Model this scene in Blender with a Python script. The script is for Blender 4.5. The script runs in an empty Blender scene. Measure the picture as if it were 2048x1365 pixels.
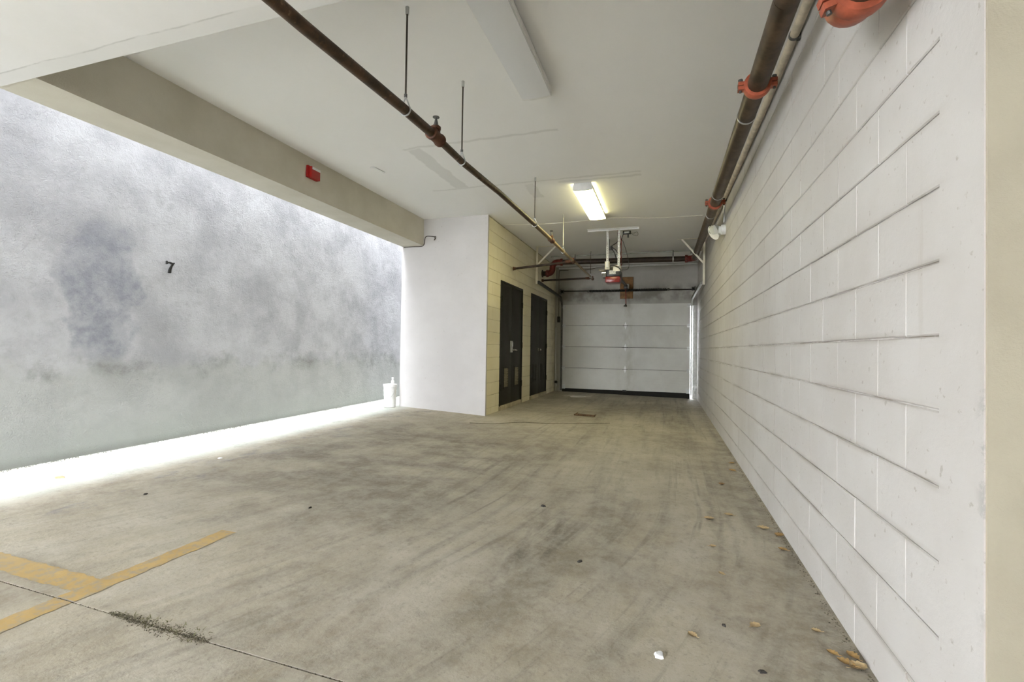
import bpy, bmesh, math, random
from mathutils import Vector, Matrix
random.seed(7)
C = bpy.context.scene.collection
SC = bpy.context.scene
H = 1.12                      # camera height: all z below are given relative to the lens, H is added

# ------------------------------------------------------------------ camera
FPX, YAW, PITCH, ROLL = 949.75, -0.3129, 0.0153, 0.0156
f = Vector((math.sin(YAW)*math.cos(PITCH), math.cos(YAW)*math.cos(PITCH), math.sin(PITCH)))
r = Vector((math.cos(YAW), -math.sin(YAW), 0)); u = r.cross(f)
r2 = r*math.cos(ROLL) + u*math.sin(ROLL); u2 = u*math.cos(ROLL) - r*math.sin(ROLL)
cam = bpy.data.cameras.new('camera'); cam.sensor_width = 36; cam.lens = FPX/2048*36; cam.clip_start = .02
co = bpy.data.objects.new('camera', cam); C.objects.link(co); SC.camera = co
co.matrix_world = Matrix(((r2.x, u2.x, -f.x, 0), (r2.y, u2.y, -f.y, 0), (r2.z, u2.z, -f.z, H), (0, 0, 0, 1)))

# ------------------------------------------------------------------ sky and exposure
SKY = 27.0
w = bpy.data.worlds.new('sky'); SC.world = w; w.use_nodes = True
bg = w.node_tree.nodes['Background']; bg.inputs[0].default_value = (.91, .945, 1, 1); bg.inputs[1].default_value = SKY
LAMP = 19.0
SC.view_settings.view_transform = 'Standard'; SC.view_settings.look = 'None'
SC.view_settings.exposure = 0.43; SC.view_settings.gamma = 1; SC.view_settings.use_curve_mapping = False

# ------------------------------------------------------------------ node helpers
class N:
    def __init__(s, name, rough=.7, metal=0.0, spec=.3):
        s.m = bpy.data.materials.new(name); s.m.use_nodes = True
        s.t = s.m.node_tree; s.b = s.t.nodes['Principled BSDF']
        s.b.inputs['Roughness'].default_value = rough; s.b.inputs['Metallic'].default_value = metal
        s.b.inputs['Specular IOR Level'].default_value = spec
        g = s.t.nodes.new('ShaderNodeNewGeometry'); s.P = g.outputs['Position']
        sx = s.t.nodes.new('ShaderNodeSeparateXYZ'); s.t.links.new(s.P, sx.inputs[0])
        s.X, s.Y, s.Z = sx.outputs
    def set(s, inp, v):
        if hasattr(v, 'links') or isinstance(v, bpy.types.NodeSocket): s.t.links.new(v, inp)
        elif isinstance(v, (tuple, list)) and len(v) == 3 and inp.type == 'RGBA': inp.default_value = (*v, 1)
        else: inp.default_value = v
    def math(s, op, a, b=0.0, c=None, clamp=False):
        n = s.t.nodes.new('ShaderNodeMath'); n.operation = op; n.use_clamp = clamp
        s.set(n.inputs[0], a); s.set(n.inputs[1], b)
        if c is not None: s.set(n.inputs[2], c)
        return n.outputs[0]
    def add(s, a, b): return s.math('ADD', a, b)
    def mul(s, a, b): return s.math('MULTIPLY', a, b)
    def vec(s, x, y, z):
        n = s.t.nodes.new('ShaderNodeCombineXYZ')
        for i, v in enumerate((x, y, z)): s.set(n.inputs[i], v)
        return n.outputs[0]
    def scaled(s, sx, sy, sz): return s.vec(s.mul(s.X, sx), s.mul(s.Y, sy), s.mul(s.Z, sz))
    def noise(s, scale=5, detail=5, rough=.6, v=None, dist=0.0):
        n = s.t.nodes.new('ShaderNodeTexNoise'); s.set(n.inputs['Vector'], v or s.P)
        n.inputs['Scale'].default_value = scale; n.inputs['Detail'].default_value = detail
        n.inputs['Roughness'].default_value = rough; n.inputs['Distortion'].default_value = dist
        return n.outputs[0]
    def voro(s, scale=5, v=None, feature='F1'):
        n = s.t.nodes.new('ShaderNodeTexVoronoi'); n.feature = feature; s.set(n.inputs['Vector'], v or s.P)
        n.inputs['Scale'].default_value = scale; return n.outputs['Distance']
    def rng(s, v, a, b, o0=0.0, o1=1.0):
        n = s.t.nodes.new('ShaderNodeMapRange'); n.interpolation_type = 'SMOOTHSTEP'; n.clamp = True
        if a > b: a, b, o0, o1 = b, a, o1, o0
        s.set(n.inputs[0], v)
        for i, q in enumerate((a, b, o0, o1)): n.inputs[i+1].default_value = q
        return n.outputs[0]
    def band(s, v, a, b, e): return s.mul(s.rng(v, a-e, a+e), s.rng(v, b+e, b-e))
    def mix(s, fac, a, b, mode='MIX'):
        n = s.t.nodes.new('ShaderNodeMix'); n.data_type = 'RGBA'; n.blend_type = mode
        s.set(n.inputs[0], fac); s.set(n.inputs[6], a); s.set(n.inputs[7], b); return n.outputs[2]
    def bump(s, h, strength=.3, dist=.01):
        n = s.t.nodes.new('ShaderNodeBump'); n.inputs['Strength'].default_value = strength; n.inputs['Distance'].default_value = dist
        s.set(n.inputs['Height'], h); s.t.links.new(n.outputs[0], s.b.inputs['Normal']); return s
    def col(s, c): s.set(s.b.inputs['Base Color'], c); return s
    def rough(s, v): s.set(s.b.inputs['Roughness'], v); return s
M = {}
def flat(name, c, rough=.6, metal=0.0, var=.12, scale=18, bump=0.0):
    n = N(name, rough, metal); k = n.noise(scale, 4)
    d = tuple(max(0, x*(1-var)) for x in c); l = tuple(min(1, x*(1+var)) for x in c)
    n.col(n.mix(n.rng(k, .3, .7), d, l))
    if bump: n.bump(k, bump, .003)
    M[name] = n.m; return n

# painted concrete block, right wall
n = N('white_block_paint', .62)
a = n.mix(n.rng(n.noise(1.3, 6), .3, .7), (.485, .46, .43), (.545, .525, .50))
a = n.mix(n.mul(n.rng(n.noise(38, 3, .5), .66, .74), .55), a, (.30, .26, .21))
a = n.mix(n.mul(n.rng(n.noise(9, 8, .75, n.scaled(1, 1, .35)), .62, .78), .25), a, (.45, .42, .38))
zf = n.math('FRACT', n.math('DIVIDE', n.add(n.Z, -1.172+20*.2032), .2032)); jd = n.math('MINIMUM', zf, n.math('SUBTRACT', 1.0, zf))
sm = n.noise(1.0, 6, .65, n.vec(0.0, n.mul(n.Y, 1.6), n.mul(n.Z, 9.0)))
a = n.mix(n.mul(n.mul(n.rng(jd, .13, .0), n.rng(sm, .42, .60)), n.mul(n.rng(n.Y, 1.50, 1.62, 0, .62), n.rng(n.Z, 2.1, 1.3, .25, 1.0))), a, (.34, .31, .27))
a = n.mix(n.mul(n.rng(n.noise(1.0, 5, .6, n.scaled(14, 14, 1.1)), .64, .76), .3), a, (.40, .36, .31))
edge = n.mul(n.mul(n.rng(n.Y, 1.425, 1.385), n.band(n.Z, .5, 1.05, .08)), n.rng(n.noise(14, 6, .7), .50, .58))
a = n.mix(n.mul(edge, .6), a, (.33, .32, .30))
n.col(a).bump(n.add(n.noise(60, 5, .7), n.mul(n.noise(9, 4), 1.5)), .28, .004); M['white_block_paint'] = n.m
n = N('dirty_mortar', .9)
k = n.rng(n.noise(2.2, 6, .7), .38, .62)
up = n.rng(n.Z, 1.3, 2.1, 0, .75)
n.col(n.mix(n.math('MAXIMUM', n.mul(k, .8), up), (.27, .24, .20), (.70, .68, .65))).bump(n.noise(120, 4), .4, .003); M['dirty_mortar'] = n.m
n = N('cream_block_paint', .6)
a = n.mix(n.rng(n.noise(2, 5), .3, .7), (.82, .76, .56), (.87, .82, .64))
a = n.mix(n.mul(n.rng(n.noise(14, 7, .75), .6, .78), .4), a, (.38, .32, .22))
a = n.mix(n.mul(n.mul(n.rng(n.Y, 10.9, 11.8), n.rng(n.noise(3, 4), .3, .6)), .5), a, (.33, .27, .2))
n.col(a).bump(n.noise(60, 5, .7), .2, .004); M['cream_block_paint'] = n.m
flat('cream_mortar', (.50, .44, .31), .9, var=.25, scale=5)
n = N('pier_plaster', .7)
a = n.mix(n.rng(n.noise(1.1, 6), .3, .7), (.545, .525, .515), (.605, .585, .575))
a = n.mix(n.mul(n.rng(n.noise(30, 3), .68, .76), .6), a, (.3, .27, .22))
a = n.mix(n.mul(n.rng(n.noise(6, 8, .7, n.scaled(1, 1, .3)), .58, .8), .3), a, (.5, .47, .42))
n.col(a).bump(n.noise(40, 6, .7), .15, .004); M['pier_plaster'] = n.m
# rough stucco of the neighbouring wall
n = N('rough_grey_stucco', .9, spec=.1)
k = n.noise(1.6, 8, .65); k2 = n.noise(.9, 5, .6); kd = n.noise(2.6, 6, .6)
a = n.mix(n.rng(k, .32, .68), (.39, .39, .40), (.56, .56, .57))
a = n.mix(n.mul(n.rng(n.noise(5, 8, .7), .52, .72), .35), a, (.29, .29, .29))
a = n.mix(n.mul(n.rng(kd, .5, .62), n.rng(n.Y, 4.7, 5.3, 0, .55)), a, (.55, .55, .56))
yy = n.add(n.Y, n.mul(n.add(kd, -.5), .75)); zz = n.add(n.Z, n.mul(n.add(n.noise(3.3, 6, .6), -.5), .55))
py = n.math('DIVIDE', n.add(yy, -2.97), .30); pz = n.math('DIVIDE', n.add(zz, -1.62), .66)
pd = n.add(n.mul(py, py), n.mul(pz, pz))
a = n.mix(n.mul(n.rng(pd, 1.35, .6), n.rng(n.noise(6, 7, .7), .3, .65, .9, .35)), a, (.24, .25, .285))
low = n.rng(zz, .98, .80)
a = n.mix(n.mul(low, .5), a, (.44, .45, .41))
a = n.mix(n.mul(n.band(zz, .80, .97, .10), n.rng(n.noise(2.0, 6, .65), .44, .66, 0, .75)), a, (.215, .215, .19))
a = n.mix(n.mul(n.rng(n.Z, .55, .1), n.rng(k, .3, .6, .1, .4)), a, (.33, .365, .315))
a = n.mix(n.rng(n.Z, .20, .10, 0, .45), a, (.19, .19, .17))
h = n.add(n.mul(n.noise(4.5, 8, .72), 2.6), n.add(n.noise(45, 6, .75), n.mul(n.noise(150, 3), .4)))
n.col(a).bump(h, .6, .03); M['rough_grey_stucco'] = n.m
# ceiling plaster with faint repair strips
n = N('ceiling_paint', .8, spec=.15)
a = n.mix(n.rng(n.noise(.8, 4), .3, .7), (.90, .90, .885), (.92, .92, .91))
j = n.mul(n.add(n.noise(6, 5), -.5), .1); xx = n.add(n.X, j); yy = n.add(n.Y, j)
def rect(x0, x1, y0, y1, e=.012): return n.mul(n.band(xx, x0, x1, e), n.band(yy, y0, y1, e))
ms = [rect(-2.7, -1.0, 4.40, 4.44), rect(-2.66, -2.48, 4.45, 5.7), rect(-3.0, -.3, 5.70, 5.74), rect(-1.76, -1.62, 5.8, 6.35), rect(-1.3, -.3, 5.8, 5.86)]
t = ms[0]
for q in ms[1:]: t = n.math('MAXIMUM', t, q)
a = n.mix(n.mul(t, .45), a, (.64, .64, .62))
n.col(a).bump(n.add(n.noise(30, 4), n.mul(t, .6)), .08, .004); M['ceiling_paint'] = n.m
n = N('soffit_paint', .8, spec=.15)
a = n.mix(n.rng(n.noise(1.2, 5), .3, .7), (.74, .73, .71), (.79, .78, .77))
a = n.mix(n.mul(n.band(n.add(n.Y, n.mul(n.add(n.noise(2.5, 5), -.5), .05)), 1.795, 1.80, .006), n.rng(n.noise(3, 4), .42, .55, 0, .7)), a, (.30, .29, .27))
a = n.mix(n.rng(n.Y, 1.79, 1.80, 0, .25), a, (.60, .60, .575))
n.col(a).bump(n.noise(70, 5), .15, .003); M['soffit_paint'] = n.m
n = N('beam_stucco', .85, spec=.15)
a = n.mix(n.rng(n.noise(2, 5), .3, .7), (.56, .53, .445), (.63, .60, .52))
n.col(a).bump(n.noise(90, 5), .3, .004); M['beam_stucco'] = n.m
n = N('beige_stucco', .85, spec=.15)
a = n.mix(n.rng(n.noise(3, 6), .3, .7), (.40, .36, .275), (.455, .415, .32))
a = n.mix(n.mul(n.rng(n.noise(16, 4, .6), .68, .78), .35), a, (.52, .36, .28))
n.col(a).bump(n.noise(130, 5, .7), .35, .004); M['beige_stucco'] = n.m
# garage floor concrete
n = N('stained_concrete', .78, spec=.25)
big = n.noise(.9, 7, .62); mid = n.noise(2.8, 8, .65); fine = n.noise(30, 5, .7)
wx = n.add(n.X, n.mul(n.math('POWER', n.math('MAXIMUM', n.add(3.6, n.mul(n.Y, -1.0)), 0.0), 1.6), .16))
st = n.noise(1.0, 6, .6, n.vec(n.mul(wx, 4.5), n.mul(n.Y, .38), 0.0), .35)
st2 = n.noise(1.0, 4, .6, n.vec(n.mul(wx, 15), n.mul(n.Y, .55), 3.0), .2)
a = n.mix(n.rng(big, .36, .64), (.285, .245, .18), (.46, .415, .32))
a = n.mix(n.mul(n.rng(mid, .42, .64), .5), a, (.46, .43, .365))
a = n.mix(n.mul(n.rng(st, .47, .66), n.rng(n.X, -2.3, -1.2, .22, .65)), a, (.20, .18, .14))
a = n.mix(n.mul(n.rng(st2, .53, .68), n.mul(n.rng(big, .35, .6, .25, .7), n.rng(n.X, -2.3, -1.2, .35, 1.0))), a, (.16, .145, .115))
a = n.mix(n.mul(n.rng(st, .44, .30), .30), a, (.52, .485, .41))
hand = n.noise(1.4, 6, .6, n.scaled(.9, 1.6, 1))
a = n.mix(n.mul(n.mul(n.band(n.X, -3.6, -1.3, .7), n.band(n.Y, 2.6, 5.8, .9)), n.rng(hand, .38, .62, 0, .8)), a, (.165, .14, .11))
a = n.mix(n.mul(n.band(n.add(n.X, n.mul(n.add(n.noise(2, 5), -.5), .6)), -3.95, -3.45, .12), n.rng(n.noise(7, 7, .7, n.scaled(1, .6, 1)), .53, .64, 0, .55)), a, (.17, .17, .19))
a = n.mix(n.rng(n.X, -3.85, -4.2, 0, .8), a, (.45, .49, .45))  # paler strip below the light well, its daylight partly put into the colour
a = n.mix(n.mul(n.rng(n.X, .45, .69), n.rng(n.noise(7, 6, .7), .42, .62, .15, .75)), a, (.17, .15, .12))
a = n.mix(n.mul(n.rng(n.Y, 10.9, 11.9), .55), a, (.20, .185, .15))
a = n.mix(n.mul(n.rng(n.noise(11, 6, .7), .66, .74), .5), a, (.19, .175, .15))
jx = n.add(n.X, n.mul(n.add(n.noise(1.2, 5, .6), -.5), .5)); jy = n.add(n.Y, n.mul(n.add(n.noise(2.0, 5), -.5), .8))
def smear(x0, x1, y0, y1, e, k, c, sc=5.0):
    global a
    a = n.mix(n.mul(n.mul(n.band(jx, x0, x1, e), n.band(jy, y0, y1, .25)), n.rng(n.noise(1.0, 7, .65, n.vec(n.mul(n.X, sc*2.2), n.mul(n.Y, sc*.35), 5.0)), .34, .62, .1, k)), a, c)
smear(-.80, -.55, 2.1, 3.1, .08, .8, (.12, .105, .085))
smear(-.40, -.22, 2.2, 4.6, .06, .5, (.15, .135, .105))
smear(.27, .31, 2.6, 4.1, .02, .6, (.15, .135, .105)); smear(.37, .40, 2.5, 3.6, .02, .5, (.15, .135, .105))
smear(-1.9, -1.2, 2.5, 3.6, .2, .55, (.15, .13, .10), 3.0)
smear(-1.35, -.85, 1.5, 2.3, .2, .55, (.56, .52, .44), 2.5)
smear(-.9, .0, 3.6, 7.5, .3, .5, (.50, .46, .36), 3.0)
smear(-1.15, -.75, 5.5, 10.5, .15, .45, (.17, .15, .11), 3.0); smear(.0, .35, 5.5, 10.5, .15, .4, (.17, .15, .11), 3.0)
a = n.mix(n.mul(n.rng(n.noise(3.2, 8, .72, n.scaled(1, .8, 1)), .57, .66), .4), a, (.18, .16, .13))
a = n.mix(n.mul(n.rng(fine, .35, .7), .22), a, (.50, .47, .41))
a = n.mix(n.mul(n.rng(n.noise(70, 3, .6), .58, .70), .35), a, (.15, .135, .11))
a = n.mix(n.mul(n.rng(n.noise(5, 9, .8), .42, .60), .3), a, (.55, .515, .43))
a = n.mix(n.mul(n.rng(n.noise(16, 8, .8, n.scaled(1, .7, 1)), .52, .64), .3), a, (.19, .17, .135))
n.col(a).rough(n.rng(mid, .3, .7, .55, .85)).bump(n.add(n.mul(fine, .7), n.mul(n.noise(6, 9, .75), 1.6)), .35, .008); M['stained_concrete'] = n.m
flat('dark_soil', (.095, .082, .055), .95, var=.5, scale=40, bump=.5)
n = N('outdoor_concrete', .85); n.col(n.mix(n.rng(n.noise(1), .3, .7), (.45, .44, .42), (.55, .54, .52))); M['outdoor_concrete'] = n.m
n = N('yellow_paint', .8)
a = n.mix(n.rng(n.noise(4, 6), .3, .7), (.44, .305, .12), (.52, .37, .16))
a = n.mix(n.mul(n.rng(n.noise(22, 7, .75), .46, .62), .8), a, (.34, .30, .23))
a = n.mix(n.rng(n.X, -2.65, -3.1, 0, .35), a, (.36, .30, .2))
n.col(a).bump(n.noise(60, 4), .2, .003); M['yellow_paint'] = n.m
# back wall and overhead door
n = N('grimy_grey_paint', .75)
a = n.mix(n.rng(n.noise(1.3, 6), .3, .7), (.40, .385, .35), (.50, .485, .45))
a = n.mix(n.mul(n.band(n.Z, 2.30, 2.68, .1), n.rng(n.noise(3, 6), .35, .65, .1, .75)), a, (.17, .16, .135))
a = n.mix(n.mul(n.rng(n.noise(7, 6, .7), .58, .75), .4), a, (.22, .2, .17))
n.col(a).bump(n.noise(40, 4), .15, .003); M['grimy_grey_paint'] = n.m
n = N('door_panel_paint', .5)
wv = n.math('SINE', n.mul(n.Z, 235.0))
a = n.mix(n.rng(n.noise(1.6, 5), .3, .7), (.55, .54, .50), (.62, .615, .575))
cx = n.math('ABSOLUTE', n.add(n.X, .90))
a = n.mix(n.mul(n.rng(cx, .30, .03), n.rng(n.noise(5, 6, .6, n.scaled(1, 1, .5)), .40, .68, .05, .6)), a, (.40, .385, .32))
a = n.mix(n.mul(n.rng(n.noise(6, 7, .7), .60, .75), .4), a, (.42, .4, .34))
n.col(a).bump(wv, .18, .002); M['door_panel_paint'] = n.m
flat('utility_door_paint', (.018, .0175, .0155), .5, var=.2)
flat('louver_metal', (.33, .29, .21), .45, .3)
flat('brown_steel_pipe', (.062, .040, .024), .45, .2, var=.45, scale=9)
n = N('rusty_small_pipe', .5, .3)
a = n.mix(n.rng(n.noise(9, 6, .7), .35, .65), (.045, .032, .020), (.10, .060, .036))
a = n.mix(n.rng(n.noise(22, 5), .58, .70, 0, .7), a, (.24, .15, .09))
far = n.rng(n.Y, 5.2, 6.4)
a = n.mix(n.mul(far, n.rng(n.noise(3.0, 4), .25, .5, .45, .85)), a, (.33, .25, .16))
n.col(a).bump(n.noise(60, 4), .2, .002); M['rusty_small_pipe'] = n.m
flat('cross_pipe_paint', (.032, .020, .014), .5, .1, var=.4, scale=9)
flat('rust_fitting', (.10, .042, .023), .6, .2, var=.4)
flat('red_orange_paint', (.34, .085, .045), .4, var=.28, scale=14)
flat('dark_red_paint', (.15, .022, .016), .45, var=.25)
flat('tan_conduit', (.52, .45, .34), .45, var=.2, scale=12)
flat('galvanized', (.55, .56, .55), .38, .75, var=.12)
flat('dull_steel', (.10, .10, .095), .5, .4, var=.2)
flat('chrome', (.72, .72, .70), .18, .95, var=.04)
flat('black_plastic', (.018, .018, .017), .4)
flat('hinge_white', (.88, .88, .87), .35, var=.03)
flat('grey_jamb', (.42, .42, .40), .6)
flat('white_plastic', (.80, .80, .79), .4, var=.03)
flat('white_enamel', (.78, .78, .76), .35, var=.04)
flat('cream_enamel', (.74, .70, .58), .4, var=.06)
flat('alarm_red', (.36, .018, .015), .35, var=.1)
flat('plywood', (.20, .105, .042), .6, var=.35, scale=9)
flat('grey_label', (.52, .52, .48), .5, var=.3, scale=60)
flat('bark', (.085, .05, .025), .95, var=.5, scale=30, bump=.6)
flat('leaf_ochre', (.40, .255, .10), .7, var=.25, scale=60)
flat('leaf_tan', (.44, .33, .18), .7, var=.2, scale=60)
flat('leaf_brown', (.26, .16, .07), .75, var=.3, scale=60)
flat('paper_white', (.82, .82, .82), .7, var=.04)
flat('weed_green', (.13, .125, .06), .8, var=.4)
flat('pebble_dark', (.05, .045, .04), .8, var=.3)
flat('print_grey', (.42, .42, .46), .6)
flat('wire_white', (.74, .72, .64), .5, var=.05)
flat('wire_brown', (.05, .04, .03), .6)
flat('wire_red', (.22, .035, .025), .5)
flat('conduit_grey', (.40, .41, .36), .5, .2)
flat('spring_black', (.014, .014, .013), .45, .3)
flat('rubber', (.012, .012, .011), .8)
n = N('diffuser', .45); n.col((.78, .79, .80)).bump(n.voro(90), .1, .002); M['diffuser'] = n.m
n = N('lit_diffuser', .5); n.col((.85, .85, .8)); n.b.inputs['Emission Color'].default_value = (1, .91, .45, 1); n.b.inputs['Emission Strength'].default_value = LAMP; M['lit_diffuser'] = n.m
n = N('clear_glass', .06, spec=.5); n.b.inputs['Transmission Weight'].default_value = .85; n.col((.92, .95, .93)); M['clear_glass'] = n.m
n = N('red_lens', .25); n.b.inputs['Transmission Weight'].default_value = .3; n.col((.30, .03, .028)); M['red_lens'] = n.m

# ------------------------------------------------------------------ mesh helpers
WL = {}
class G:
    def __init__(s): s.v = []; s.f = []
    def box(s, x0, x1, y0, y1, z0, z1):
        b = len(s.v); s.v += [Vector(p) for p in ((x0,y0,z0),(x1,y0,z0),(x1,y1,z0),(x0,y1,z0),(x0,y0,z1),(x1,y0,z1),(x1,y1,z1),(x0,y1,z1))]
        s.f += [[b+i for i in q] for q in ((3,2,1,0),(4,5,6,7),(0,1,5,4),(1,2,6,5),(2,3,7,6),(3,0,4,7))]; return s
    def bar(s, p, q, a, b, up=(0, 0, 1)):
        p, q = Vector(p), Vector(q); d = (q-p).normalized(); x = d.cross(Vector(up))
        if x.length < 1e-4: x = d.cross(Vector((1, 0, 0)))
        x.normalize(); y = x.cross(d); k = len(s.v)
        for e in (p, q):
            for i, j in ((-1,-1),(1,-1),(1,1),(-1,1)): s.v.append(e + x*(i*a/2) + y*(j*b/2))
        s.f += [[k+i for i in z] for z in ((0,1,2,3),(7,6,5,4),(4,5,1,0),(5,6,2,1),(6,7,3,2),(7,4,0,3))]; return s
    def tube(s, path, rad, n=12, cap=True):
        path = [Vector(p) for p in path]; L = len(path); rs = rad if isinstance(rad, list) else [rad]*L
        ts = [(path[min(i+1, L-1)] - path[max(i-1, 0)]).normalized() for i in range(L)]
        ref = Vector((0, 0, 1)) if abs(ts[0].z) < .9 else Vector((1, 0, 0))
        x = (ref - ts[0]*ref.dot(ts[0])).normalized(); k = len(s.v)
        for i in range(L):
            x = (x - ts[i]*x.dot(ts[i])).normalized(); y = ts[i].cross(x)
            for j in range(n):
                a = 2*math.pi*j/n; s.v.append(path[i] + (x*math.cos(a) + y*math.sin(a))*rs[i])
        for i in range(L-1):
            for j in range(n):
                s.f.append([k+i*n+j, k+i*n+(j+1) % n, k+(i+1)*n+(j+1) % n, k+(i+1)*n+j])
        if cap: s.f += [[k+j for j in range(n)][::-1], [k+(L-1)*n+j for j in range(n)]]
        return s
    def lathe(s, prof, o, axis=(0, 0, 1), n=20):
        o = Vector(o); ax = Vector(axis).normalized()
        return s.tube([o + ax*h for _, h in prof], [max(q, 1e-4) for q, _ in prof], n) if all(prof[i][1] != prof[i+1][1] for i in range(len(prof)-1)) else s._lathe(prof, o, ax, n)
    def _lathe(s, prof, o, ax, n):
        x = ax.orthogonal().normalized(); y = ax.cross(x); k = len(s.v); L = len(prof)
        for q, h in prof:
            for j in range(n):
                a = 2*math.pi*j/n; s.v.append(o + ax*h + (x*math.cos(a) + y*math.sin(a))*max(q, 1e-4))
        for i in range(L-1):
            for j in range(n): s.f.append([k+i*n+j, k+i*n+(j+1) % n, k+(i+1)*n+(j+1) % n, k+(i+1)*n+j])
        s.f += [[k+j for j in range(n)][::-1], [k+(L-1)*n+j for j in range(n)]]; return s
    def ring(s, c, axis, R, t, n=24, m=6, a0=0, a1=2*math.pi):
        c = Vector(c); ax = Vector(axis).normalized(); x = ax.orthogonal().normalized(); y = ax.cross(x); full = abs(a1-a0-2*math.pi) < 1e-6
        pts = [c + (x*math.cos(a0+(a1-a0)*i/n) + y*math.sin(a0+(a1-a0)*i/n))*R for i in range(n+1)]
        return s.tube(pts, t, m)
    def prism(s, poly, fn, d0, d1):
        k = len(s.v); n = len(poly)
        for d in (d0, d1):
            for p in poly: s.v.append(Vector(fn(p[0], p[1], d)))
        s.f += [[k+i for i in range(n)][::-1], [k+n+i for i in range(n)]]
        for i in range(n): s.f.append([k+i, k+(i+1) % n, k+n+(i+1) % n, k+n+i])
        return s
def mesh(name, g, mat, bevel=0, smooth=True, ang=40, org=None):
    zs = [v.z for v in g.v]
    if org is None:
        org = Vector(((min(v.x for v in g.v)+max(v.x for v in g.v))/2, (min(v.y for v in g.v)+max(v.y for v in g.v))/2, min(zs)))
    me = bpy.data.meshes.new(name); me.from_pydata([v-org for v in g.v], [], g.f)
    bm = bmesh.new(); bm.from_mesh(me)
    bmesh.ops.recalc_face_normals(bm, faces=bm.faces[:])
    if bevel: bmesh.ops.bevel(bm, geom=bm.edges[:], offset=bevel, segments=2, affect='EDGES', profile=.6, clamp_overlap=True)
    bm.to_mesh(me); bm.free()
    if smooth:
        for p in me.polygons: p.use_smooth = True
        me.set_sharp_from_angle(angle=math.radians(ang))
    me.materials.append(M[mat]); return me, org
def tag(o, label=None, cat=None, group=None, kind=None):
    for k, v in (('label', label), ('category', cat), ('group', group), ('kind', kind)):
        if v: o[k] = v
    return o
def place(o, parent, wl):
    WL[o.name] = Vector(wl); C.objects.link(o)
    if parent: o.parent = parent; o.location = Vector(wl) - WL[parent.name]
    else: o.location = wl
def obj(name, g, mat, parent=None, label=None, cat=None, group=None, kind=None, bevel=0, smooth=True, ang=40):
    me, org = mesh(name, g, mat, bevel, smooth, ang); o = bpy.data.objects.new(name, me)
    place(o, parent, org + Vector((0, 0, H))); return tag(o, label, cat, group, kind)
def thing(name, loc, label, cat, group=None, kind=None):
    o = bpy.data.objects.new(name, None); o.empty_display_size = .1
    place(o, None, Vector(loc) + Vector((0, 0, H))); return tag(o, label, cat, group, kind)
def copy(o, d, parent=None, label=None):
    c = o.copy(); wl = WL[o.name] + Vector(d); place(c, parent, wl)
    if label: c['label'] = label
    return c
def copy_tree(o, d, label=None, parent=None):
    kids = [k for k in o.children]; c = copy(o, d, parent, label)
    for k in kids: copy_tree(k, d, None, c)
    return c
def elbow(c, d0, d1, R, n=10):
    """points of a quarter bend that leaves along -d0 side and ends along d1; c = corner point"""
    c, d0, d1 = Vector(c), Vector(d0), Vector(d1); o = c - d0*R + d1*R
    return [o + (d0*math.sin(a) - d1*math.cos(a))*R for a in [math.pi/2*i/n for i in range(n+1)]]

# ------------------------------------------------------------------ dimensions
XR, ZC, XBI, XBO, ZB, XL, YP, XD, YG = .7044, 2.1014, -3.807, -4.1935, 1.664, -4.93, 6.959, -2.676, 11.907
def fz(x, y):
    t = min(1.3, max(-.2, (y-2.3)/5.3)); pts = [(-4.93, .097+.048*t), (-4.2, .09+.044*t), (-2.68, .055), (.704, 0.0)]
    if x >= .704: return -1.12
    if x <= -4.93: return pts[0][1]-1.12
    for (a, za), (b, zb) in zip(pts, pts[1:]):
        if a <= x <= b: return za + (zb-za)*(x-a)/(b-a) - 1.12
def sheet(x0, x1, y0, y1, nx, ny, dz=0, thick=.12):
    g = G(); xs = [x0+(x1-x0)*i/nx for i in range(nx+1)]; ys = [y0+(y1-y0)*j/ny for j in range(ny+1)]
    for y in ys:
        for x in xs: g.v.append(Vector((x, y, fz(x, y)+dz)))
    W = nx+1
    g.f += [[j*W+i, j*W+i+1, (j+1)*W+i+1, (j+1)*W+i] for j in range(ny) for i in range(nx)]
    rim = [i for i in range(W)] + [j*W+nx for j in range(1, ny+1)] + [ny*W+i for i in range(nx-1, -1, -1)] + [j*W for j in range(ny-1, 0, -1)]
    k = len(g.v)
    for i in rim: p = g.v[i].copy(); p.z -= thick; g.v.append(p)
    m = len(rim)
    g.f += [[rim[i], k+i, k+(i+1) % m, rim[(i+1) % m]] for i in range(m)]
    return g

# ------------------------------------------------------------------ structure
fl = obj('floor', G().box(-5.2, 7, -9, 12.6, -1.40, -1.155), 'dark_soil', kind='structure', label='stained concrete garage floor in two slabs with a dirty joint', cat='floor')
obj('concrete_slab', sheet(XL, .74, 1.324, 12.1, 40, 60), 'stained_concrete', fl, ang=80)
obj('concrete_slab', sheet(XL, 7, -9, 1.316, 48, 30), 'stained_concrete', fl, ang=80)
obj('driveway_apron', G().box(-9, 9, 12.1, 24, -1.30, -1.11), 'outdoor_concrete', fl)
obj('yard_slab', G().box(-16, XL-.0, -14, 2, -1.30, -1.06), 'outdoor_concrete', fl)

obj('wall_left', G().box(XL-.35, XL, -3.1, 15, -1.25, 6.6), 'rough_grey_stucco', kind='structure', label='tall rough grey stucco wall across the light well', cat='wall')
ce = obj('ceiling', G().box(XBO, 7, 1.895, 12.2, ZC, 4.6), 'ceiling_paint', kind='structure', label='smooth white plaster garage ceiling', cat='ceiling')
obj('trim_1', G().box(XBO, XBI, -4, YP+.02, ZB, ZC+.01), 'beam_stucco', kind='structure', label='long beige stucco edge beam above the light well opening', cat='beam')
obj('trim_2', G().box(XBO+.004, 7, -4, 1.893, ZB-.004, 4.6), 'soffit_paint', kind='structure', label='broad off-white dropped soffit crossing at upper left', cat='soffit')
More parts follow.
